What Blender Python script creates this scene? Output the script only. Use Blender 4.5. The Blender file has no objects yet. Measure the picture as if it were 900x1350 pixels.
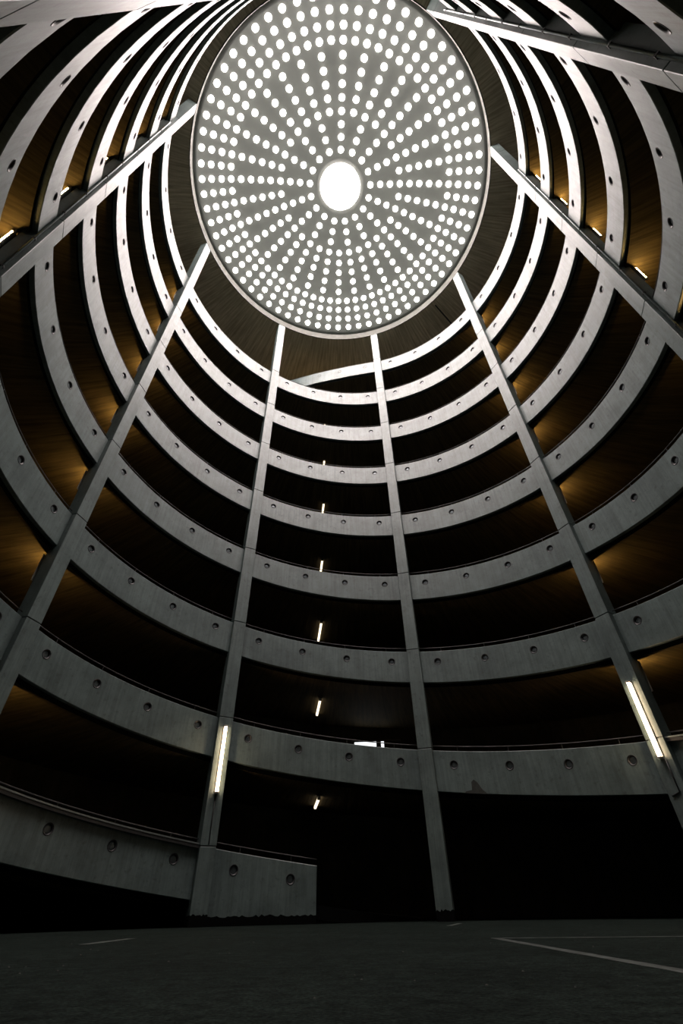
import bpy, math, random
from math import pi, cos, sin, radians, degrees, atan2, hypot, sqrt, floor as ffloor
from mathutils import Vector, Matrix
random.seed(7)
S = bpy.context.scene
COL = S.collection
# ------------------------------------------------------------------ dimensions (metres)
TH0 = radians(77.0757)      # direction of the column with index 0
DK = pi/4                   # eight columns
R_COL, R_BACK, HW = 7.45, 7.82, 0.203      # column face, column back, half width
R_PAR, PAR_T, PAR_H = 7.60, 0.11, 1.03     # parapet inner face, thickness, height
R_OUT = 12.4
RISE = 0.7475               # per bay; a ramp climbs two storeys per turn
Z_SOFFIT = 27.52
S_START, S_END = 0.525, 32.68
def th(s): return TH0 + s*DK
def za(s): return 0.723 + RISE*s            # parapet top of a ramp, s in bays from its foot
def P(r, a, z): return (r*cos(a), r*sin(a), z)

# ------------------------------------------------------------------ materials
def new_mat(name):
    m = bpy.data.materials.new(name); m.use_nodes = True
    nt = m.node_tree; b = nt.nodes['Principled BSDF']
    return m, nt, b
def polar_coords(nt, ka, kr, kz):
    g = nt.nodes.new('ShaderNodeNewGeometry'); sp = nt.nodes.new('ShaderNodeSeparateXYZ')
    nt.links.new(g.outputs['Position'], sp.inputs[0])
    def mth(op, a, b=None):
        n = nt.nodes.new('ShaderNodeMath'); n.operation = op
        for i, x in enumerate((a, b)):
            if x is None: continue
            if isinstance(x, (int, float)): n.inputs[i].default_value = x
            else: nt.links.new(x, n.inputs[i])
        return n.outputs[0]
    an = mth('ARCTAN2', sp.outputs[1], sp.outputs[0])
    rr = mth('SQRT', mth('ADD', mth('MULTIPLY', sp.outputs[0], sp.outputs[0]), mth('MULTIPLY', sp.outputs[1], sp.outputs[1])))
    c = nt.nodes.new('ShaderNodeCombineXYZ')
    nt.links.new(mth('MULTIPLY', an, ka), c.inputs[0])
    nt.links.new(mth('MULTIPLY', rr, kr), c.inputs[1])
    nt.links.new(mth('MULTIPLY', sp.outputs[2], kz), c.inputs[2])
    return c.outputs[0], g.outputs['Position']
def noise(nt, vec, scale, detail=4, rough=.6):
    n = nt.nodes.new('ShaderNodeTexNoise'); n.inputs['Scale'].default_value = scale
    n.inputs['Detail'].default_value = detail; n.inputs['Roughness'].default_value = rough
    if vec is not None: nt.links.new(vec, n.inputs['Vector'])
    return n.outputs['Fac']
def ramp(nt, fac, stops):
    r = nt.nodes.new('ShaderNodeValToRGB'); e = r.color_ramp.elements
    while len(e) < len(stops): e.new(.5)
    for x, (p, c) in zip(e, stops): x.position = p; x.color = (*c, 1)
    nt.links.new(fac, r.inputs[0]); return r.outputs[0]
def mul(nt, a, b, f=1.):
    m = nt.nodes.new('ShaderNodeMix'); m.data_type = 'RGBA'; m.blend_type = 'MULTIPLY'; m.inputs[0].default_value = f
    nt.links.new(a, m.inputs[6]); nt.links.new(b, m.inputs[7]); return m.outputs[2]
def bump(nt, b, h, strength, dist=.01):
    n = nt.nodes.new('ShaderNodeBump'); n.inputs['Strength'].default_value = strength; n.inputs['Distance'].default_value = dist
    nt.links.new(h, n.inputs['Height']); nt.links.new(n.outputs[0], b.inputs['Normal'])
def concrete_mat(name, dark, light, rough=.48, spec=.9):
    m, nt, b = new_mat(name)
    pc, pos = polar_coords(nt, 60, 2, .35)
    base = ramp(nt, noise(nt, pos, 1.3, 8, .72), [(.34, tuple(c*.82 for c in dark)), (.62, light)])
    streak = ramp(nt, noise(nt, pc, 1.6, 5, .7), [(.3, (.55, .55, .54)), (.58, (1.04, 1.04, 1.04))])
    spots = ramp(nt, noise(nt, pos, 9, 3), [(.28, (.5, .49, .48)), (.42, (1, 1, 1))])
    nt.links.new(mul(nt, mul(nt, base, streak, .75), spots, .7), b.inputs['Base Color'])
    b.inputs['Roughness'].default_value = rough; b.inputs['Specular IOR Level'].default_value = spec
    bump(nt, b, noise(nt, pos, 22, 5), .12)
    return m
M_PANEL = concrete_mat('fair_faced_concrete', (.092, .131, .127), (.136, .186, .180))
M_COLUMN = concrete_mat('column_concrete', (.098, .138, .133), (.141, .190, .183))
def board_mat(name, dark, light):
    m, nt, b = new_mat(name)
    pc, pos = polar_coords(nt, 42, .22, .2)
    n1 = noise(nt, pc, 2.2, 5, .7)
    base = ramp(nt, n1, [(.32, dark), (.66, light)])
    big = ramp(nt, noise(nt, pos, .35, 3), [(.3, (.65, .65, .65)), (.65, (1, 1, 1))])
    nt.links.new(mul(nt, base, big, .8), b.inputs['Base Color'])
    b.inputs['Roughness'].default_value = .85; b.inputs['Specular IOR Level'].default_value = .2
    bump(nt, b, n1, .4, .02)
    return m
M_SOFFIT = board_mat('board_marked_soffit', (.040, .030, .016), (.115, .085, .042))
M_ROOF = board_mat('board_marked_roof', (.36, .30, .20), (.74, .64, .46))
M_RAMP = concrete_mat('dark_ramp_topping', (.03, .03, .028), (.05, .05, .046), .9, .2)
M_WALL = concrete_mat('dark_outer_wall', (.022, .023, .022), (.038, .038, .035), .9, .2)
def flat(name, c, rough=.6, metal=0., var=.15, scale=12):
    m, nt, b = new_mat(name)
    g = nt.nodes.new('ShaderNodeNewGeometry')
    lo = tuple(x*(1-var) for x in c)
    nt.links.new(ramp(nt, noise(nt, g.outputs['Position'], scale, 3), [(.35, lo), (.65, c)]), b.inputs['Base Color'])
    b.inputs['Roughness'].default_value = rough; b.inputs['Metallic'].default_value = metal
    return m
M_DOME = flat('dome_paint', (.095, .110, .098), .7, 0, .12, 1.2)
M_RIM = flat('rim_concrete', (.056, .060, .051), .8, 0, .15, 3)
M_RING = flat('dark_rubber_ring', (.025, .027, .03), .5)
M_COVER = flat('grey_port_cover', (.19, .22, .23), .34, .6)
M_STEEL = flat('galvanised_steel', (.30, .34, .34), .42, .7)
M_DARKSTEEL = flat('dark_steel', (.06, .06, .06), .5, .4)
M_GAP = flat('joint_filler', (.03, .03, .03), .9)
M_BLACK = flat('matt_black', (.004, .0045, .0045), 1.0)  # near-black for the column and stub feet and the slab's inner edge
M_BLACK.node_tree.nodes['Principled BSDF'].inputs['Specular IOR Level'].default_value = .05
M_PATCH = flat('dark_repair_mortar', (.048, .052, .046), .9, 0, .3)
M_GRIT = flat('grit', (.045, .046, .04), .9)
M_HOUSING = flat('lamp_housing', (.5, .47, .42), .5)
M_LINE = flat('worn_road_paint', (.07, .088, .08), .8, 0, .75, 9)
M_AMBER = flat('dim_glazing', (.05, .035, .02), .3)
def asphalt():
    m, nt, b = new_mat('asphalt')
    g = nt.nodes.new('ShaderNodeNewGeometry'); pos = g.outputs['Position']
    base = ramp(nt, noise(nt, pos, 1.1, 6, .65), [(.3, (.0078, .0118, .0105)), (.7, (.0155, .0230, .0205))])
    base = mul(nt, base, ramp(nt, noise(nt, pos, 11, 6, .75), [(.36, (.42, .42, .42)), (.60, (1.3, 1.3, 1.28))]))
    grit = ramp(nt, noise(nt, pos, 70, 3), [(.38, (.3, .3, .3)), (.62, (1.5, 1.5, 1.45))])
    nt.links.new(mul(nt, base, grit, .85), b.inputs['Base Color'])
    b.inputs['Roughness'].default_value = .9; b.inputs['Specular IOR Level'].default_value = .05
    bump(nt, b, noise(nt, pos, 60, 4), .7, .012)
    return m
M_ASPHALT = asphalt()
def emit(name, c, strength):
    m = bpy.data.materials.new(name); m.use_nodes = True; nt = m.node_tree
    nt.nodes.remove(nt.nodes['Principled BSDF'])
    e = nt.nodes.new('ShaderNodeEmission'); e.inputs[0].default_value = (*c, 1); e.inputs[1].default_value = strength
    nt.links.new(e.outputs[0], nt.nodes['Material Output'].inputs[0])
    return m
E_SKY = emit('daylit_rooflight_glass', (1, .865, .83), 55)
E_OCULUS = emit('daylit_oculus_glass', (1, .865, .83), 40)
E_TUBE = emit('fluorescent_tube', (1, .70, .44), 26)
E_WARM = emit('warm_fluorescent_tube', (1, .63, .20), 130)
E_BATTEN = emit('batten_tube', (1, .84, .60), 2.5)
E_WINDOW = emit('daylit_window', (.93, .97, 1), 1.3)

# ------------------------------------------------------------------ object helpers
def mesh(name, vs, fs, smooth=False):
    me = bpy.data.meshes.new(name); me.from_pydata([tuple(v) for v in vs], [], fs); me.update()
    if smooth:
        for p in me.polygons: p.use_smooth = True
    return me
def obj(name, vs, fs, mat, parent=None, loc=(0, 0, 0), rotz=0., smooth=False, me=None):
    o = bpy.data.objects.new(name, me or mesh(name, vs, fs, smooth))
    if mat is not None and not o.data.materials: o.data.materials.append(mat)
    o.location = loc; o.rotation_euler = (0, 0, rotz)
    COL.objects.link(o)
    if parent: o.parent = parent
    return o
def empty(name, loc, rotz=0.):
    o = bpy.data.objects.new(name, None); o.location = loc; o.rotation_euler = (0, 0, rotz)
    o.empty_display_size = .2; COL.objects.link(o); return o
def tag(o, label, cat, group=None, kind=None):
    o['label'] = label; o['category'] = cat
    if group: o['group'] = group
    if kind: o['kind'] = kind
    return o
def copy_tree(o, parent=None):
    c = o.copy(); COL.objects.link(c)
    if parent: c.parent = parent
    for ch in list(o.children): copy_tree(ch, c)
    return c
class G:
    "collects geometry of one mesh"
    def __init__(s): s.v = []; s.f = []
    def add(s, vs, fs):
        n = len(s.v); s.v += [tuple(v) for v in vs]; s.f += [tuple(i+n for i in f) for f in fs]
    def box(s, x0, x1, y0, y1, z0, z1, bev=0.):
        if bev <= 0:
            s.add([(x0, y0, z0), (x1, y0, z0), (x1, y1, z0), (x0, y1, z0), (x0, y0, z1), (x1, y0, z1), (x1, y1, z1), (x0, y1, z1)],
                  [(3, 2, 1, 0), (4, 5, 6, 7), (0, 1, 5, 4), (1, 2, 6, 5), (2, 3, 7, 6), (3, 0, 4, 7)])
        else:   # chamfered vertical and horizontal edges
            b = bev
            def ring(e, z): return [(x0+b+e, y0+e, z), (x1-b-e, y0+e, z), (x1-e, y0+b+e, z), (x1-e, y1-b-e, z), (x1-b-e, y1-e, z), (x0+b+e, y1-e, z), (x0+e, y1-b-e, z), (x0+e, y0+b+e, z)]
            vs = ring(b, z0)+ring(0, z0+b)+ring(0, z1-b)+ring(b, z1); fs = [tuple(range(7, -1, -1)), tuple(range(24, 32))]
            for k in range(3):
                for i in range(8): fs.append((k*8+i, k*8+(i+1) % 8, k*8+8+(i+1) % 8, k*8+8+i))
            s.add(vs, fs)
    def tube(s, pts, r, n=8, cap=True):
        pts = [Vector(p) for p in pts]; rings = []
        for i, p in enumerate(pts):
            d = (pts[min(i+1, len(pts)-1)]-pts[max(i-1, 0)]).normalized()
            up = Vector((0, 0, 1)) if abs(d.z) < .9 else Vector((1, 0, 0))
            a = d.cross(up).normalized(); b = a.cross(d)
            rings.append([p+a*(r*cos(2*pi*k/n))+b*(r*sin(2*pi*k/n)) for k in range(n)])
        vs = [v for q in rings for v in q]; fs = []
        for i in range(len(pts)-1):
            for k in range(n): fs.append((i*n+k, i*n+(k+1) % n, (i+1)*n+(k+1) % n, (i+1)*n+k))
        if cap: fs += [tuple(range(n-1, -1, -1)), tuple(range((len(pts)-1)*n, len(pts)*n))]
        s.add(vs, fs)
    def sweep(s, sections):
        "list of equal-length closed sections"
        n = len(sections[0]); vs = [v for q in sections for v in q]; fs = []
        for i in range(len(sections)-1):
            for k in range(n): fs.append((i*n+k, i*n+(k+1) % n, (i+1)*n+(k+1) % n, (i+1)*n+k))
        fs += [tuple(range(n-1, -1, -1)), tuple(range((len(sections)-1)*n, len(sections)*n))]
        s.add(vs, fs)
    def make(s, name, mat, parent=None, loc=(0, 0, 0), rotz=0., smooth=False, origin=None):
        vs = s.v
        if origin:
            ca, sa = cos(-rotz), sin(-rotz)
            vs = [((x-origin[0])*ca-(y-origin[1])*sa, (x-origin[0])*sa+(y-origin[1])*ca, z-origin[2]) for x, y, z in vs]
            loc = origin
        return obj(name, vs, s.f, mat, parent, loc, rotz, smooth)
def sector(r0, r1, z0, z1, n=128):
    "a full ring of rectangular section"
    g = G(); vs = []; fs = []
    for i in range(n):
        a = 2*pi*i/n; vs += [P(r0, a, z0), P(r1, a, z0), P(r1, a, z1), P(r0, a, z1)]
    for i in range(n):
        j = (i+1) % n
        for k in range(4): fs.append((i*4+k, j*4+k, j*4+(k+1) % 4, i*4+(k+1) % 4))
    g.add(vs, fs); return g

# ------------------------------------------------------------------ floor, walls, roof
g = G(); n = 96
vs = [P(13.2, 2*pi*i/n, 0) for i in range(n)]+[P(13.2, 2*pi*i/n, -.25) for i in range(n)]
fs = [tuple(range(n)), tuple(range(2*n-1, n-1, -1))]+[(i, n+i, n+(i+1) % n, (i+1) % n) for i in range(n)]
g.add(vs, fs); o = g.make('floor', M_ASPHALT); o['kind'] = 'structure'; o['label'] = 'dark grey asphalt floor at the foot of the shaft'
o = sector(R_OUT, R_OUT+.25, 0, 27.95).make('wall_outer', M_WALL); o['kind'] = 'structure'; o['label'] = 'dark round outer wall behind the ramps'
g = sector(R_COL, R_OUT, Z_SOFFIT, 27.92)
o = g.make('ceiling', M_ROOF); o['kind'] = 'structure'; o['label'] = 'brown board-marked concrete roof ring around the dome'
o = sector(R_COL-.012, R_COL+.03, Z_SOFFIT-.01, 28.25, 160).make('trim_1', M_RIM); o['kind'] = 'structure'; o['label'] = 'pale upstand ring around the dome'
# expansion joint in the roof ring: a thin dark cover strip
a = radians(46.4)
g = G(); g.sweep([[P(7.75, a-.005, Z_SOFFIT-.012), P(7.75, a+.005, Z_SOFFIT-.012), P(7.75, a+.005, Z_SOFFIT+.01), P(7.75, a-.005, Z_SOFFIT+.01)],
                  [P(12.3, a+.006-.0032, Z_SOFFIT-.012), P(12.3, a+.006+.0032, Z_SOFFIT-.012), P(12.3, a+.006+.0032, Z_SOFFIT+.01), P(12.3, a+.006-.0032, Z_SOFFIT+.01)]])
o = g.make('trim_2', M_GAP); o['kind'] = 'structure'; o['label'] = 'dark joint line across the brown roof ring'
# dome: shallow spherical shell
ZC, ZR, RR = 30.16, 28.05, 7.47
SR = (RR*RR+(ZC-ZR)**2)/(2*(ZC-ZR)); SC = ZC-SR
def dome_z(r, off=0.): return SC+sqrt((SR+off)**2-r*r)
vs = []; fs = []; nr, na = 24, 128
R_OC = 1.08
for lay, off in ((0, 0.), (1, .14)):
    for i in range(nr+1):
        r = R_OC+(RR+.06-R_OC)*i/nr
        for k in range(na): vs.append(P(r, 2*pi*k/na, dome_z(r, off)))
L = (nr+1)*na
for lay in (0, 1):
    for i in range(nr):
        for k in range(na):
            q = (lay*L+i*na+k, lay*L+i*na+(k+1) % na, lay*L+(i+1)*na+(k+1) % na, lay*L+(i+1)*na+k)
            fs.append(q if lay == 0 else q[::-1])
for i in (0, nr):
    for k in range(na):
        q = (i*na+k, L+i*na+k, L+i*na+(k+1) % na, i*na+(k+1) % na); fs.append(q if i == 0 else q[::-1])
o = obj('dome', vs, fs, M_DOME, smooth=True); tag(o, 'shallow grey-white dome pierced by rows of round rooflights', 'dome', kind='structure')

# ------------------------------------------------------------------ camera (needed early to know which rooflights show largest)
CAM = Vector((0, -7.2727, .2))
FW = Vector((-.03022769, .75310299, .65720786)); RT = Vector((.99844196, .05360341, -.01550239)); UP = Vector((.04690348, -.6557153, .75354994))
F_PX = 605.618
cd = bpy.data.cameras.new('camera'); cam = bpy.data.objects.new('camera', cd); COL.objects.link(cam)
cam.matrix_world = Matrix(((RT.x, UP.x, -FW.x, CAM.x), (RT.y, UP.y, -FW.y, CAM.y), (RT.z, UP.z, -FW.z, CAM.z), (0, 0, 0, 1)))
cd.sensor_fit = 'VERTICAL'; cd.sensor_height = 36; cd.sensor_width = 24; cd.lens = F_PX*36/1350; cd.clip_start = .01; cd.clip_end = 200
S.camera = cam
def px(p):
    d = Vector(p)-CAM; z = d.dot(FW); return 450+F_PX*d.dot(RT)/z, 675-F_PX*d.dot(UP)/z

# ------------------------------------------------------------------ rooflights
def lens(rad, bulge, n=20):
    vs = [(rad*1.0*cos(2*pi*k/n), rad*sin(2*pi*k/n), .03) for k in range(n)]+[(rad*cos(2*pi*k/n), rad*sin(2*pi*k/n), -.012) for k in range(n)]
    vs += [(rad*.7*cos(2*pi*k/n), rad*.7*sin(2*pi*k/n), -.012-bulge*.6) for k in range(n)]+[(0, 0, -.012-bulge)]
    fs = [(k, n+k, n+(k+1) % n, (k+1) % n) for k in range(n)]+[(n+k, 2*n+k, 2*n+(k+1) % n, n+(k+1) % n) for k in range(n)]
    fs += [(2*n+k, 3*n, 2*n+(k+1) % n) for k in range(n)]+[tuple(range(n))]
    return vs, fs
RINGS = [1.65, 2.18, 2.70, 3.22, 3.73, 4.23, 4.73, 5.22, 5.70, 6.16, 6.62, 7.06]
ORD = ['first', 'second', 'third', 'fourth', 'fifth', 'sixth', 'seventh', 'eighth', 'ninth', 'tenth', 'eleventh', 'twelfth']
spots = []
for i, r in enumerate(RINGS):
    cnt = 17 if i < 3 else (34 if i < 8 else 68)
    for k in range(cnt):
        a = radians(-.9)+2*pi*k/cnt
        p = P(r, a, dome_z(r)); x, y = px(p)
        inside = -8 < x < 908 and -8 < y < 1358
        spots.append((0 if inside else 1, (Vector(p)-CAM).length, i, a, r, p))
spots.sort(key=lambda q: q[:2])
lv, lf = lens(.138, .06); lens_me = mesh('rooflight', lv, lf, True); lens_me.materials.append(E_SKY)
rest = G()
for q, (_, _, i, a, r, p) in enumerate(spots):
    nrm = (Vector((0, 0, SC))-Vector(p)).normalized()      # into the shaft
    rot = Vector((0, 0, -1)).rotation_difference(nrm)
    if q < 300:
        o = bpy.data.objects.new('rooflight', lens_me); COL.objects.link(o); o.location = p
        o.rotation_euler = rot.to_euler()
        tag(o, 'white round rooflight in the %s ring out from the oculus' % ORD[i], 'rooflight', 'round rooflights in the dome, %s ring' % ORD[i])
    else:
        rest.add([rot @ Vector(v)+Vector(p) for v in lv], lf)
o = rest.make('rooflight', E_SKY, smooth=True); tag(o, 'remaining small white rooflights across the lower rows of the dome', 'rooflight', kind='stuff')
lv, lf = lens(R_OC, .06, 64)
o = obj('oculus', lv, lf, E_OCULUS, loc=(0, 0, dome_z(R_OC)), smooth=True); tag(o, 'large glowing round oculus at the centre of the dome', 'skylight')

# ------------------------------------------------------------------ ramps
def exit_r(s, slab=False):       # radius of the inner edge: the parapet swings outwards at the top of the ramp
    if slab and s < .52: return R_PAR+1.9*((.52-s)/.4)**1.5
    if s <= 32.04: return R_PAR
    t = s-32.04; return R_PAR+1.0*t*t*2.55+.75*t**3
def ramp_slab(shift, label):
    s0, s1, st = 0.12, 33.2, 1/24
    g = G(); secs = []; m = int((s1-s0)/st)
    for i in range(m+1):
        s = s0+(s1-s0)*i/m; a = th(s+shift); ri = min(exit_r(s, True)+PAR_T-.002, R_OUT-.3)
        zt = za(min(s, 32.6))-.76; zb = max(zt-.38, .004)
        zc = max(zt-.27, .004); rc = min(ri+.012, R_OUT-.2)
        secs.append([P(rc, a, zb), P(R_OUT, a, zb), P(R_OUT, a, zt), P(ri, a, zt), P(ri, a, zc), P(rc, a, zc)])
    g.sweep(secs)
    o = g.make('ramp_slab', M_SOFFIT); o.data.materials.append(M_RAMP); o.data.materials.append(M_BLACK)
    for i, p in enumerate(o.data.polygons): p.material_index = (2 if i % 6 > 2 else 1 if i % 6 == 2 else 0) if i < 6*m else 0  # inner edge faces painted black as the shaded gap under the parapet
    o['kind'] = 'structure'; o['label'] = label; return o
ramp_slab(0, 'spiral ramp slab with brown board-marked soffit, starting at the floor by the parapet stub')
ramp_slab(4, 'spiral ramp slab with brown board-marked soffit, starting behind the camera')

# one bay of parapet in its own frame: origin on the face at mid bay, at the foot; x radial outwards, y along the bay
HOLE_R, HOLE_V = .115, .35
def bay_panel(sa, sb, holes, depth=PAR_T, foot=None):
    "panel from bay coordinate sa to sb (mid bay = 0), holes at the given bay coordinates"
    g = G()
    def pt(r, u, v): # u in bays, v down from the top edge
        a = u*DK; return (r*cos(a)-R_PAR, r*sin(a), RISE*u-v+PAR_H)
    c = .2/(R_PAR*DK)    # half size of the square cell round a hole, in bays
    us = [sa]; cells = []
    for h in sorted(holes): us += [h-c, h-c/2, h, h+c/2, h+c]; cells.append((h-c, h+c))
    us.append(sb); uu = [us[0]]
    for x in us[1:]:
        k = max(1, int(abs(x-uu[-1])/.05)); b0 = uu[-1]
        uu += [b0+(x-b0)*(i+1)/k for i in range(k)]
    def VS(u):
        b = PAR_H if foot is None else RISE*u+PAR_H-foot
        return [0, .012, HOLE_V-.2, HOLE_V+.2, b-.012, b]
    rs = [R_PAR+.012, R_PAR, R_PAR, R_PAR, R_PAR, R_PAR+.012]
    for i in range(len(uu)-1):
        u0, u1 = uu[i], uu[i+1]; um = (u0+u1)/2; v0, v1 = VS(u0), VS(u1)
        for j in range(5):
            if j == 2 and any(x0 < um < x1 for x0, x1 in cells): continue
            g.add([pt(rs[j], u0, v0[j]), pt(rs[j], u1, v1[j]), pt(rs[j+1], u1, v1[j+1]), pt(rs[j+1], u0, v0[j+1])], [(0, 3, 2, 1)])
        t, bo = R_PAR+.012, R_PAR+depth
        g.add([pt(t, u0, 0), pt(bo, u0, 0), pt(bo, u1, 0), pt(t, u1, 0)], [(3, 2, 1, 0)])
        g.add([pt(t, u0, v0[5]), pt(bo, u0, v0[5]), pt(bo, u1, v1[5]), pt(t, u1, v1[5])], [(0, 1, 2, 3)])
        g.add([pt(bo, u0, 0), pt(bo, u1, 0), pt(bo, u1, v1[5]), pt(bo, u0, v0[5])], [(0, 1, 2, 3)])
    for u, fl in ((sa, 0), (sb, 1)):
        q = [pt(rs[j], u, VS(u)[j]) for j in range(6)]+[pt(R_PAR+depth, u, VS(u)[5]), pt(R_PAR+depth, u, 0)]
        g.add(q, [tuple(range(8)) if fl else tuple(range(7, -1, -1))])
    for h in holes:     # square-to-circle patch and the recess behind it
        sq = []
        for k in range(16):
            if k < 4: x, y = -1+k*.5, -1
            elif k < 8: x, y = 1, -1+(k-4)*.5
            elif k < 12: x, y = 1-(k-8)*.5, 1
            else: x, y = -1, 1-(k-12)*.5
            sq.append((x, y))
        vs = [pt(R_PAR, h+x*c, HOLE_V-.2*y) for x, y in sq]
        def circ(rad, dep):
            q = []
            for x, y in sq:
                l = hypot(x, y); cx, cy = x/l*rad, y/l*rad
                p = pt(R_PAR+dep, h+cx/(R_PAR*DK), HOLE_V); q.append((p[0], p[1], RISE*h-HOLE_V+PAR_H+cy))
            return q
        vs += circ(HOLE_R, 0)+circ(HOLE_R, .07)
        fs = []
        for k in range(16):
            j = (k+1) % 16
            fs += [(k, j, 16+j, 16+k)[::-1], (16+k, 16+j, 32+j, 32+k)[::-1]]
        fs.append(tuple(range(32, 48)))
        g.add(vs, fs)
    # orientation does not matter for the renderer
    return g
def add_ports(panel, holes):
    for h in holes:
        a = h*DK; loc = (R_PAR*cos(a)-R_PAR, R_PAR*sin(a), RISE*h-HOLE_V+PAR_H)
        ring = obj('port_ring', None, None, M_RING, panel, loc, a, me=RING_ME)
        obj('port_cover', None, None, M_COVER, panel, loc, a, me=COVER_ME)
def ring_mesh():
    n = 24; vs = []; fs = []
    prof = [(.117, .004), (.113, -.006), (.106, -.006), (.078, .014), (.076, .064), (.113, .064)]
    for k in range(n):
        a = 2*pi*k/n
        for r, d in prof: vs.append((d, r*cos(a), r*sin(a)))
    m = len(prof)
    for k in range(n):
        for j in range(m): fs.append((k*m+j, k*m+(j+1) % m, ((k+1) % n)*m+(j+1) % m, ((k+1) % n)*m+j))
    return mesh('port_ring', vs, fs, True)
def cover_mesh():
    n = 24; vs = [(.033, 0, 0)]; fs = []
    for r, d in ((.05, .035), (.070, .038), (.078, .043), (.078, .066)):
        vs += [(d, r*cos(2*pi*k/n), r*sin(2*pi*k/n)) for k in range(n)]
    fs += [(0, 1+k, 1+(k+1) % n) for k in range(n)]
    for j in range(3):
        for k in range(n): fs.append((1+j*n+k, 1+(j+1)*n+k, 1+(j+1)*n+(k+1) % n, 1+j*n+(k+1) % n))
    return mesh('port_cover', vs, fs, True)
RING_ME = ring_mesh(); RING_ME.materials.append(M_RING)
COVER_ME = cover_mesh(); COVER_ME.materials.append(M_COVER)
def add_rail(panel, sa, sb):
    "slim handrail above the parapet with short posts"
    def pt(u, dz): a = u*DK; r = R_PAR+.06; return (r*cos(a)-R_PAR, r*sin(a), RISE*u+PAR_H+dz)
    n = max(3, int((sb-sa)*20)); g = G(); g.tube([pt(sa+(sb-sa)*i/n, .13) for i in range(n+1)], .013, 6)
    o = g.make('handrail', M_DARKSTEEL, panel, smooth=True)
    k = max(2, round((sb-sa)*4))
    for i in range(k):
        u = sa+(sb-sa)*(i+.5)/k
        g = G(); g.tube([pt(u, -.005), pt(u, .128)], .011, 6); g.make('rail_post', M_DARKSTEEL, o)
EDGE = (HW+.004)/(R_PAR*DK)
def make_panel(sa, sb, holes, foot=None):
    o = bay_panel(sa, sb, holes, foot=foot).make('parapet_panel', M_PANEL)
    add_ports(o, holes); add_rail(o, sa, sb); return o
H4 = [-.375, -.125, .125, .375]
full_panel = make_panel(-.5+EDGE, .5-EDGE, H4)
stub_panel = make_panel(S_START-.5, .5-EDGE, [.135, .375], foot=.003-(za(.5)-PAR_H))
BAYS = {0: 'between the two middle columns', 1: 'directly left of the left lamp column', 2: 'between the two columns at left',
        3: 'between the two upper left columns', -1: 'between plain middle and right lamp columns',
        -2: 'directly above the right lamp column', -3: 'between the two upper right columns',
        4: 'overhead between top corner columns'}
NTH = ['lowest', 'second', 'third', 'fourth', 'fifth', 'sixth', 'seventh', 'eighth', 'ninth', 'tenth', 'eleventh']
used_full = False
jobs = []
for shift in (0, 4):
    for b in range(0, 32): jobs.append((shift, b))
per_bay = {}
for shift, b in jobs: per_bay.setdefault((b+shift+3) % 8-3, []).append(za(b))
for q in per_bay.values(): q.sort()
panel_at = {}
for shift, b in jobs:
    bay = (b+shift+3) % 8-3
    if b == 0:
        o = stub_panel if shift == 0 else copy_tree(stub_panel)
    else:
        o = full_panel if not used_full else copy_tree(full_panel); used_full = True
    a = th(b+.5+shift); o.location = P(R_PAR, a, za(b+.5)-PAR_H); o.rotation_euler = (0, 0, a)
    lev = per_bay[bay].index(za(b)); where = BAYS[bay]
    if b == 0 and shift == 0: lab = 'short parapet stub with two dark ports standing on the asphalt floor'
    elif b == 0: lab = 'short parapet stub behind the camera at the ramp foot'
    else: lab = 'curved concrete parapet, %s, %s' % ('lowest' if lev == 0 else NTH[lev]+' one up', where)
    tag(o, lab, 'parapet', 'curved parapet panels along the spiral ramps'); panel_at[(bay, lev)] = o
# end pieces that swing outwards at the top of each ramp
def exit_panel(shift, lab):
    g = G(); secs = []; n = 26; sa, sb = 32+EDGE, S_END+.22
    def frame(s):
        e = .002; p0 = Vector(P(exit_r(s-e), th(s-e+shift), 0)); p1 = Vector(P(exit_r(s+e), th(s+e+shift), 0)); d = (p1-p0).normalized()
        return Vector(P(exit_r(s), th(s+shift), za(min(s, 32.6)))), Vector((d.y, -d.x, 0))
    org = P(R_PAR, th(32.3+shift), za(32.3)-PAR_H); ra = th(32.3+shift)
    for i in range(n+1):
        s = sa+(sb-sa)*i/n; p, o_ = frame(s); q = p+o_*PAR_T
        secs.append([p, q, q-Vector((0, 0, PAR_H)), p-Vector((0, 0, PAR_H))])
    g.sweep(secs); o = g.make('parapet_panel', M_PANEL, origin=org, rotz=ra)
    tag(o, lab, 'parapet', 'curved parapet panels along the spiral ramps')
    inv = Matrix.Rotation(-ra, 4, 'Z') @ Matrix.Translation(-Vector(org))
    for s in (32.125, 32.375, 32.56):
        p, o_ = frame(s); loc = inv @ (p-Vector((0, 0, HOLE_V))-o_*.003); yaw = atan2(o_.y, o_.x)-ra
        obj('port_ring', None, None, M_RING, o, loc, yaw, me=RING_ME); obj('port_cover', None, None, M_COVER, o, loc-Vector((.02*cos(yaw), .02*sin(yaw), 0)), yaw, me=COVER_ME)
    g = G(); g.tube([inv @ (frame(sa+(sb-sa)*i/20)[0]+frame(sa+(sb-sa)*i/20)[1]*.06+Vector((0, 0, .13))) for i in range(21)], .013, 6)
    rl = g.make('handrail', M_DARKSTEEL, o, smooth=True)
    for i in range(3):
        p, o_ = frame(32.12+.2*i); g = G(); g.tube([inv @ (p+o_*.06), inv @ (p+o_*.06+Vector((0, 0, .128)))], .011, 6); g.make('rail_post', M_DARKSTEEL, rl)
    return o
exit_panel(0, 'topmost parapet end curving away outwards just below the dome rim')
exit_panel(4, 'topmost parapet end curving away outwards above the camera')
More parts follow.
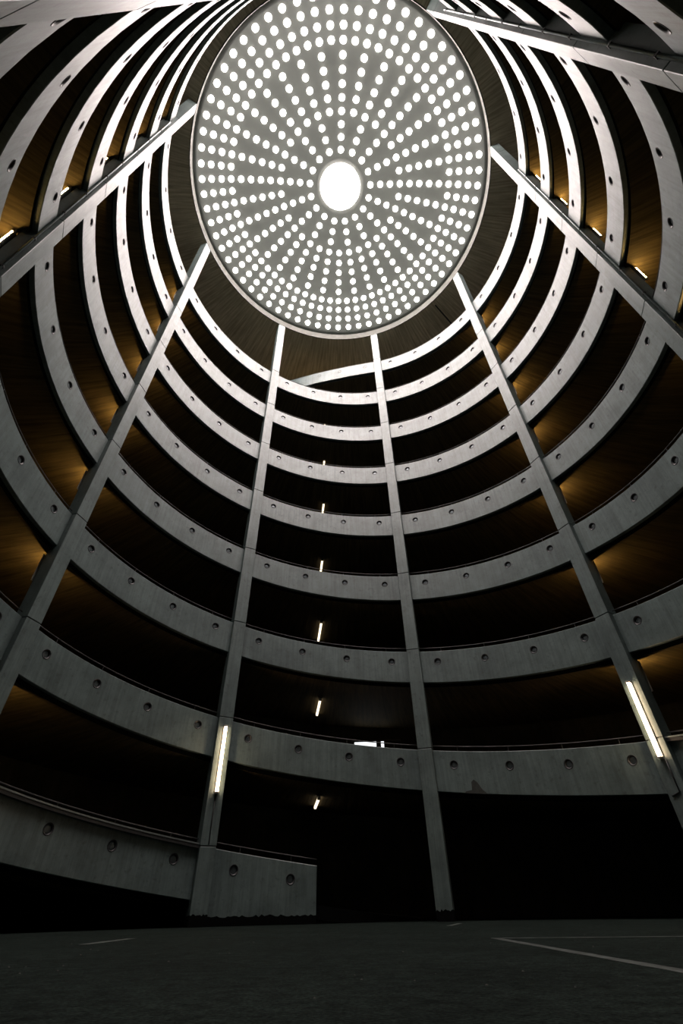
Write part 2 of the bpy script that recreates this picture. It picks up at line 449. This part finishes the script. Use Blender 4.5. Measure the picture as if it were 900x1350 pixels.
# dark wedge-shaped patch at the bottom edge of one panel
pn = panel_at[(-1, 0)]
g = G(); n = 6
def ppt(u, v, e): a = u*DK; r = R_PAR-e; return (r*cos(a)-R_PAR, r*sin(a), RISE*u-v+PAR_H)
out = [(.345, 1.028), (.30, 1.028), (.245, 1.028), (.265, .93), (.283, .76), (.297, .70), (.309, .76), (.312, .95), (.338, .985)]
vs = [ppt(u, v, .006) for u, v in out]+[ppt(u, v, -.002) for u, v in out]; m = len(out)
g.add(vs, [tuple(range(m)), tuple(range(2*m-1, m-1, -1))]+[(i, m+i, m+(i+1) % m, (i+1) % m) for i in range(m)])
g.make('dark_patch', M_PATCH, pn)['label'] = 'dark wedge-shaped patch on the bottom edge'
# near-black band with a ragged top along the foot of the stub
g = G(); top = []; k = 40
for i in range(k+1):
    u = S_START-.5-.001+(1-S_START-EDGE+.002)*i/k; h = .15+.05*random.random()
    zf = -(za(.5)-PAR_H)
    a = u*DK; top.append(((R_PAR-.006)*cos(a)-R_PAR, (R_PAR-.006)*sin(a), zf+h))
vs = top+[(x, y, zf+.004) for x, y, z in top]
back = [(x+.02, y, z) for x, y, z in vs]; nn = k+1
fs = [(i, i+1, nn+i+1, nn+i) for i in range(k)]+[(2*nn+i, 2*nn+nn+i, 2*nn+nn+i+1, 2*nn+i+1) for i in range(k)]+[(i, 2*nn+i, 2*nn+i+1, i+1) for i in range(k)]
g.add(vs+back, fs); g.make('black_foot_band', M_BLACK, stub_panel)['label'] = 'black ragged band along the foot'

# ------------------------------------------------------------------ columns
COLS = {0: 'plain concrete column standing on the floor right of the centre',
        1: 'concrete column with upright lit tube, rising behind the short parapet stub',
        2: 'concrete column slanting up from the left edge, no lamp on its face',
        3: 'concrete column in the upper left with a slim pipe along its side',
        -1: 'concrete column with upright lit tube near the right edge',
        -2: 'concrete column in the upper right with a slim pipe, meeting the dome rim',
        -3: 'concrete column along the top right corner with a bright pipe',
        4: 'concrete column along the top left corner'}
def seams(k):
    z = 3.723+RISE*k; out = []
    z -= 3*ffloor(z/3)
    if z < 1.2: z += 3
    while z < Z_SOFFIT-.5: out.append(z); z += 3
    return out
for k in COLS:
    a = th(k); root = empty('column', P(R_COL, a, 0), a); tag(root, COLS[k], 'column')
    D = R_BACK-R_COL
    g = G(); g.box(.02, D-.02, -HW+.02, HW-.02, 0, Z_SOFFIT); g.make('joint_core', M_GAP, root)
    cuts = [0]+seams(k)+[Z_SOFFIT]
    for z0, z1 in zip(cuts, cuts[1:]):
        lo = z0 if z0 == 0 else z0+.010; hi = z1 if z1 == Z_SOFFIT else z1-.010
        g = G(); g.box(0, D, -HW, HW, lo, hi, .008); g.make('column_segment', M_COLUMN, root)
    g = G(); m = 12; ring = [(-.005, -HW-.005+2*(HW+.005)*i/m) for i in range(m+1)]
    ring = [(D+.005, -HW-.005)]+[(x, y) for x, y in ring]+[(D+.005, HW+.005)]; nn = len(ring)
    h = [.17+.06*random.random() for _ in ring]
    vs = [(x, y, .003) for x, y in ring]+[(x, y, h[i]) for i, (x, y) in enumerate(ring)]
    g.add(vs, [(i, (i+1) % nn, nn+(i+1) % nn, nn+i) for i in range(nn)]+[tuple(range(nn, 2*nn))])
    g.make('black_foot_band', M_BLACK, root)['label'] = 'black ragged band at the foot'  # near-black sleeve with an uneven top round the column foot
# downpipes on the side of three columns
PIPES = {3: (1, 'slim steel pipe up the side of the upper left column'), -2: (-1, 'slim steel pipe up the side of the upper right column'),
         -3: (-1, 'bright steel pipe up the side of the top right corner column')}
for k, (sg, lab) in PIPES.items():
    a = th(k); root = empty('downpipe', P(R_COL, a, 0), a); tag(root, lab, 'pipe', 'pipes on the column sides')
    y = sg*(HW+.028); zt = 22.8 if k == 3 else (23.0 if k == -2 else 23.4)
    g = G(); g.tube([(.105, y, .02), (.105, y, zt-.1), (.105, sg*(HW+.02), zt), (.105, sg*(HW-.01), zt+.05)], .022, 10); g.make('pipe', M_STEEL, root, smooth=True)
    for z in [x+d for x in seams(k) for d in (.3, 1.7)]:
        if z < zt-.2:
            g = G(); g.box(.075, .135, min(sg*HW, sg*(HW+.055)), max(sg*HW, sg*(HW+.055)), z-.02, z+.02); g.make('bracket', M_DARKSTEEL, root)

# ------------------------------------------------------------------ lamps
def upright_lamp(loc, rotz, length, em, w, dep=.035):
    "origin at the foot of the lamp; local +x away from the column"
    root = empty('tube_lamp', loc, rotz)
    g = G(); g.box(0, dep, -w*.55, w*.55, 0, length, .006); g.make('housing', M_HOUSING, root)
    g = G(); g.tube([(dep+w*.42, 0, .045), (dep+w*.42, 0, length-.045)], w*.42, 12); g.make('tube', em, root, smooth=True)
    for z0 in (.01, length-.05):
        g = G(); g.box(dep-.015, dep+w*.95, -w*.5, w*.5, z0, z0+.04, .006); g.make('end_cap', M_HOUSING, root)
    return root
def back_lamp(loc, rotz, off):
    root = empty('tube_lamp', loc, rotz); ln = .70
    g = G(); g.box(0, .082, -.05, .05, .08, .16); g.box(0, .082, -.05, .05, ln-.16, ln-.08); g.make('bracket', M_DARKSTEEL, root)
    g = G(); g.box(.08, .10, -.192, .192, -.03, ln+.02, .006); g.make('light_shield', M_HOUSING, root)  # plate added to keep the tube's light off the parapet underside
    g = G(); g.tube([(.142, off, .03), (.142, off, ln-.03)], .016, 12); g.make('tube', E_WARM, root, smooth=True)
    for z0 in (0, ln-.035):
        g = G(); g.box(.095, .165, off-.025, off+.025, z0, z0+.035, .005); g.make('end_cap', M_HOUSING, root)
    return root
for k, lab in ((1, 'long upright lit tube on the face of the column above the parapet stub'), (-1, 'long upright lit tube on the column face near the right edge')):
    a = th(k)
    o = upright_lamp(P(R_COL-.001, a, 2.56), a+pi, 1.68, E_TUBE, .09)
    tag(o, lab, 'lamp', 'long tubes on column faces')
SIDE = {2: 'behind the column slanting up from the left edge', 3: 'behind the upper left piped column', -1: 'behind the right tube-lamp column', -2: 'behind the upper right piped column'}
for k in SIDE:
    a = th(k); q = 0
    z = 3.723+RISE*k
    while z < 3.2: z += 3
    while z < 25:
        o = back_lamp(P(R_BACK+.001, a, z-1.93), a, {3: .14, -2: -.14}.get(k, 0.))
        tag(o, 'small lit tube %s, %s one up' % (SIDE[k], NTH[q]), 'lamp', 'small tubes on the backs of columns'); q += 1
        z += 3
o = upright_lamp(P(R_OUT-.002, th(.52), 24.9), th(.52)+pi, .9, E_WARM, .05)
tag(o, 'lit tube on the outer wall where the topmost parapet curves away', 'lamp')
# batten lamps running outwards on the ramp soffit between the two middle columns
sb = (radians(99.5)-TH0)/DK
for j in range(8):
    z = 3.723+3*j+RISE*sb-.76-.38
    a = radians(99.5)
    root = empty('batten_lamp', P(9.36 if j < 4 else 8.95, a, z), a)
    g = G(); g.box(0, 1.7, -.05, .05, -.035, .004, .006); g.make('housing', M_HOUSING, root)
    g = G(); g.tube([(.04, 0, -.075), (1.66, 0, -.075)], .042, 12); g.make('tube', E_BATTEN, root, smooth=True)
    for x0 in (0, 1.66):
        g = G(); g.box(x0, x0+.04, -.05, .05, -.12, -.03, .006); g.make('end_cap', M_HOUSING, root)
    tag(root, 'lit batten under the ramp between the middle columns, %s of its upright row' % (NTH[j] if j == 0 else NTH[j]+' up'), 'lamp', 'battens under the ramps')

# ------------------------------------------------------------------ cables and trays
def cable(name, pts, r, lab, parts=None):
    g = G(); g.tube(pts, r, 8); o = g.make(name, M_DARKSTEEL, smooth=True, origin=pts[-1]); tag(o, lab, 'cable'); return o
def cp(k, depth, off, z):
    a = th(k); return ((R_COL+depth)*cos(a)-off*sin(a), (R_COL+depth)*sin(a)+off*cos(a), z)
cable('cable', [cp(1, -.016, .0, 2.56), cp(1, -.016, .005, 2.0), cp(1, -.016, .0, 1.50)], .014, 'dark cable dropping from the left upright tube to the parapet stub')
cable('cable', [cp(-1, -.016, -.06, 2.56), cp(-1, -.016, -.06, 2.2), cp(-1, -.016, -.06, 1.95), cp(-1, -.016, .12, 1.90)], .016, 'dark cable dropping from the right upright tube with a hook at its end')
def tray(s0, s1, zoff, lab, shift):
    root = empty('cable_tray', P(R_PAR, th(s0+shift), za(s0)), th(s0+shift)); tag(root, lab, 'cable tray')
    inv = Matrix.Rotation(-th(s0+shift), 4, 'Z') @ Matrix.Translation(-Vector(root.location))
    n = 60
    for nm, r0, r1, z0, z1, m in (('channel', R_PAR-.09, R_PAR-.001, -.10, -.03, M_DARKSTEEL), ('lid', R_PAR-.10, R_PAR+.05, -.03, .0, M_STEEL)):
        g = G(); secs = []
        for i in range(n+1):
            s = s0+(s1-s0)*i/n; a = th(s+shift); z = za(s)+zoff
            secs.append([inv @ Vector(P(r0, a, z+z0)), inv @ Vector(P(r1, a, z+z0)), inv @ Vector(P(r1, a, z+z1)), inv @ Vector(P(r0, a, z+z1))])
        g.sweep(secs); g.make(nm, m, root)
tray(1+EDGE, 2-EDGE, .035, 'steel cable tray along the top of the lowest parapet at left', 0)
tray(2+EDGE, 3-EDGE, .035, 'steel cable tray on the lowest parapet beyond the left edge', 0)
tray(2+EDGE, 3-EDGE, .035, 'steel cable tray on the parapet at the far right edge, beside the lamp column', 4)

# ------------------------------------------------------------------ window in the outer wall
wa = th(.27); root = empty('window_1', P(R_OUT-.001, wa, 3.9), wa+pi); root['kind'] = 'structure'; root['label'] = 'narrow daylit window seen over the lowest full parapet'
def wx(s): return -(s-.27)*DK*R_OUT      # local y runs against the bay direction
def wbox(s0, s1, x0, x1, z0, z1):
    g = G(); ya, yb = sorted((wx(s0), wx(s1))); g.box(x0, x1, ya, yb, z0, z1); return g
for nm, s0, s1, z0, z1 in (('frame', .135, .15, 0, 1.42), ('frame', .335, .35, 0, 1.42), ('frame', .15, .335, 1.36, 1.42), ('frame', .15, .335, 0, .06), ('mullion', .228, .247, .06, 1.36), ('mullion', .2, .216, .06, 1.36)):
    wbox(s0, s1, -.02, .06, z0, z1).make(nm, M_DARKSTEEL, root)
for s0, s1, m in ((.247, .335, E_WINDOW), (.216, .228, E_WINDOW), (.15, .2, M_AMBER)):
    wbox(s0, s1, -.01, .02, .06, 1.36).make('pane', m, root)

# ------------------------------------------------------------------ painted lines and grit on the floor
def line(p0, p1, w0, w1, lab):
    p0, p1 = Vector((*p0, 0)), Vector((*p1, 0)); d = (p1-p0).normalized(); s = Vector((d.y, -d.x, 0)); n = 24
    g = G(); secs = []
    for i in range(n+1):
        t = i/n; p = p0.lerp(p1, t); w = (w0+(w1-w0)*t)/2
        e0, e1 = w*(.85+.3*random.random()), w*(.85+.3*random.random())
        secs.append([p-s*e0+Vector((0, 0, -.002)), p+s*e1+Vector((0, 0, -.002)), p+s*e1+Vector((0, 0, .002)), p-s*e0+Vector((0, 0, .002))])
    g.sweep(secs); o = g.make('floor_marking', M_LINE, origin=tuple(p0)); tag(o, lab, 'floor marking'); return o
line((1.10, -1.45), (1.26, -5.3), .075, .075, 'long worn white line on the asphalt running towards the camera at right')
line((1.06, -1.45), (4.2, -2.05), .08, .08, 'faint white line across the asphalt meeting the long one')
line((-2.90, -1.15), (-2.98, .25), .11, .11, 'short faint white line on the asphalt at left')
line((1.27, 3.4), (1.72, 5.3), .10, .10, 'short white line on the asphalt near the plain column foot')
g = G()
for i in range(260):
    x, y = random.uniform(-4, 4.5), random.uniform(-6.3, 5); r = random.uniform(.002, .008)*(1 if y > -5 else .7)
    vs = []
    for k in range(6):
        q = 2*pi*k/6; rr = r*random.uniform(.7, 1.2); vs.append((x+rr*cos(q), y+rr*sin(q), .0))
    vs.append((x, y, r*random.uniform(.5, .9)))
    g.add(vs, [(k, (k+1) % 6, 6) for k in range(6)])
o = g.make('grit', M_GRIT); tag(o, 'loose grit and pebbles scattered on the asphalt', 'grit', kind='stuff')

# ------------------------------------------------------------------ world, view
w = bpy.data.worlds.new('World'); S.world = w; w.use_nodes = True
w.node_tree.nodes['Background'].inputs[0].default_value = (.6, .75, .8, 1); w.node_tree.nodes['Background'].inputs[1].default_value = .0
S.view_settings.view_transform = 'Standard'; S.view_settings.look = 'None'; S.view_settings.gamma = 1; S.view_settings.use_curve_mapping = False
S.view_settings.exposure = 0
S.cycles.use_denoising = True; S.cycles.use_light_tree = True
S.cycles.max_bounces = 6; S.cycles.diffuse_bounces = 4; S.cycles.sample_clamp_indirect = 10
